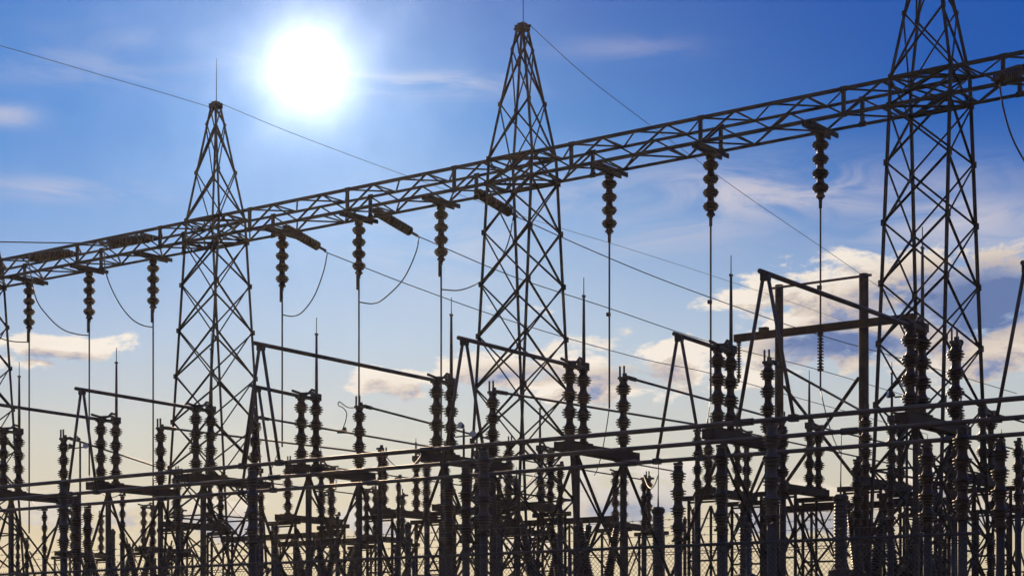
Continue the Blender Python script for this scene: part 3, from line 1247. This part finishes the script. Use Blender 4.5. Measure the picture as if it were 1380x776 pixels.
m.bar((.1, .12, z1), (LnP - .1, .12, z2), .11, .07)
m.bar((.1, -.12, z2), (LnP - .1, -.12, z1), .11, .07)
m.build_each('x_brace', M['wood'], t)
pz = W(S(995, r), r - .2)
t = empty('hanging_insulator', W(sa + x0 + .15, r - .24, zc - .12), 0, 'slim polymer insulator hanging from the left end of the brown crossbar', 'insulator')
m = MB()
m.lathe(rib_profile(1.15, .085, 12, .4), (0, 0, 0), (0, 0, -1), 12)
m.build('ribbed_rod', M['porc'], t)
m = MB()
m.tube([(0, 0, -1.15), (0, 0, -1.3)], .03, 8)
m.build_each('end_fitting', M['cast'], t)

# small yard fittings: clamp clusters on thin posts
for px, py, r, lb in [(625, 577, -5.5, 'small lamp cluster on a thin post left of the middle tower'), (1222, 521, -5.5, 'small lamp cluster on a thin post at the right tower leg'),
                      (108, 594, -5.5, 'small lamp cluster on a thin post beside the leftmost A frame')]:
    s = S(px, r)
    p = W(s, r)
    h = ZZ(py, p.y)
    t = empty('yard_lamp', p, -TH, lb, 'lamp', 'small yard lamps on thin posts')
    m = MB()
    m.tube([(0, 0, 0), (0, 0, h)], .03, 8)
    m.tube([(-.28, 0, h - .2), (.28, 0, h - .2)], .02, 6)
    m.build('post', M['post'], t)
    for x, z, ry in ((-.28, h - .16, -.5), (.28, h - .2, .5), (0, h + .04, 0)):
        m = MB()
        d = Vector((math.sin(ry), -.5, .1))
        m.lathe([(0, .03), (.05, .06), (.14, .085), (.16, .085)], (x, 0, z), d, 10)
        hd = m.build('lamp_head', M['cast'], t)
        m = MB()
        m.lathe([(0, .078), (.004, .078)], Vector((x, 0, z)) + d.normalized() * .162, d, 10)
        m.build('lens', M['lamp'], hd)

# grounding jumper with a clamp beside the centre-left conductor
s = SR1[3]
p = W(ph[(-1, 1)], 0)
zq = ZZ(549, p.y)
pts = [Vector(p) + Vector((0, 0, 0)), ]
pts = []
for px, py in [(481, 549), (470, 549), (463, 545), (457, 541), (456, 546), (462, 549), (467, 556), (466, 566), (463, 575), (461, 580)]:
    q = W(S(px, 0), 0)
    q.z = ZZ(py, q.y)
    pts.append(q)
t = empty('ground_lead', pts[-1], 0, 'short curled lead with a clamp left of the middle conductor below the sun', 'cable')
m = MB()
m.tube([q - pts[-1] for q in smooth_pts(pts, 5)], .016, 6)
m.build('lead', M['cond'], t)
m = MB()
m.box((0, 0, -.03), (.3, .12, .1))
m.box((.08, 0, .05), (.1, .1, .1))
m.build_each('clamp', M['cast'], t)

# slack leads between equipment low in the yard
leads = [((512, 602), -3, (568, 612), 4.6), ((205, 640), 0, (240, 642), -4.5), ((377, 602), 0, (352, 657), -1.2), ((36, 655), 0, (60, 683), -3.5),
         ((120, 640), 0, (165, 663), -3.5), ((887, 640), -2.5, (868, 642), 2), ((1106, 526), 0, (1133, 610), -2.5), ((957, 540), 0, (945, 575), -4.5),
         ((821, 551), 0, (801, 640), 4.0), ((735, 605), 6.6, (700, 655), 2.0), ((455, 640), 6, (447, 655), 3.0), ((660, 690), 4, (740, 655), 4.5),
         ((290, 650), 6.6, (372, 702), 1.0), ((1200, 625), -2, (1280, 602), 2)]
lnames = ['from the clamped post left of centre to the switch behind', 'at the foot of the conductor left of the sun tower', 'at the foot of the conductor right of the sun tower', 'at the foot of the leftmost vertical conductor',
          'at the foot of the second vertical conductor', 'over the thick capped column', 'over the ribbed column between the brown poles', 'at the foot of the middle right conductor', 'at the foot of the conductor right of the middle tower',
          'above the leaning bushings at the middle tower', 'above the breaker at centre left', 'low across the middle tower legs', 'low behind the sun tower', 'low before the right tower']
for ((x0_, y0_), r0, (x1_, y1_), r1), nm in zip(leads, lnames):
    a = W(S(x0_, r0), r0)
    a.z = ZZ(y0_, a.y)
    b = W(S(x1_, r1), r1)
    b.z = ZZ(y1_, b.y)
    sag = .06 * (b - a).length
    pts = [a.lerp(b, k / 10) - Vector((0, 0, sag * 4 * (k / 10) * (1 - k / 10))) for k in range(11)]
    wire('slack_lead', pts, .014, 'thin slack lead ' + nm, 'cable', 'slack leads between equipment')

# ------------------------------------------------------------------ chain link fence in front
FR = -19.9
s0, s1 = -22.0, 22.0
FH = EYE + 1.60
t = empty('chain_link_fence', W(s0, FR), -TH, 'chain link fence with barbed wire strands crossing the foot of the whole picture', 'fence')
Lf = s1 - s0
m = MB()
pitch = .075
x = -FH
while x < Lf:
    for sg in (1, -1):
        # a straight diagonal wire clipped to the panel
        if sg == 1:
            xa, za, xb, zb = x, .05, x + FH, FH + .05
        else:
            xa, za, xb, zb = x + FH, .05, x, FH + .05
        pa, pb = Vector((xa, 0, za)), Vector((xb, 0, zb))
        d = pb - pa
        t0, t1 = 0.0, 1.0
        if d.x > 0:
            t0, t1 = max(0, (0 - pa.x) / d.x), min(1, (Lf - pa.x) / d.x)
        else:
            t0, t1 = max(0, (Lf - pa.x) / d.x), min(1, (0 - pa.x) / d.x)
        if t1 > t0:
            y = .004 * sg
            m.bar(pa + d * t0 + Vector((0, y, 0)), pa + d * t1 + Vector((0, y, 0)), .0038, .0038)
    x += pitch
m.build('chain_mesh', M['fence'], t)
m = MB()
m.tube([(0, .04, FH), (Lf, .04, FH)], .024, 10)
m.build('top_rail', M['fence'], t)
m = MB()
for z in (FH - .085, FH - .12, .12):
    m.tube([(0, .012, z), (Lf, .012, z)], .006, 6)
m.build_each('tension_wire', M['fence'], t)
for z, yo in ((FH + .14, -.06), (FH + .25, -.13), (FH + .36, -.2)):
    m = MB()
    n = 120
    m.tube([(Lf * k / n, yo, z + .01 * math.sin(k * .9)) for k in range(n + 1)], .0035, 5)
    xx = .05
    while xx < Lf:
        a = random.uniform(0, 3)
        d = Vector((0.01, math.cos(a) * .022, math.sin(a) * .022))
        c = Vector((xx, yo, z))
        m.bar(c - d, c + d, .004)
        m.bar(c + Vector((.012, d.z, -d.y)), c - Vector((-.012, d.z, -d.y)), .004)
        xx += .125
    m.build('barbed_wire', M['fence'], t)
xx = .9
while xx < Lf:
    m = MB()
    m.tube([(xx, .09, 0), (xx, .09, FH + .02)], .03, 10)
    m.bar((xx, .06, FH), (xx, -.24, FH + .40), .03, .012)
    m.build('fence_post', M['fence'], t)
    xx += 3.05

# ------------------------------------------------------------------ air: thin dusty haze lit by the low sun
hz = MB()
hz.box((0, 1400, 13.0), (5400, 3700, 30.0))
mh = bpy.data.materials.new('air_haze')
mh.use_nodes = True
nt = mh.node_tree
nt.nodes.clear()
pv = nt.nodes.new('ShaderNodeVolumePrincipled')
pv.inputs['Color'].default_value = (.95, .93, .9, 1)
pv.inputs['Density'].default_value = .00013
pv.inputs['Anisotropy'].default_value = .72
om = nt.nodes.new('ShaderNodeOutputMaterial')
nt.links.new(pv.outputs[0], om.inputs['Volume'])
ho = hz.build('haze', mh)
tag(ho, kind='stuff')
SC.cycles.volume_bounces = 0
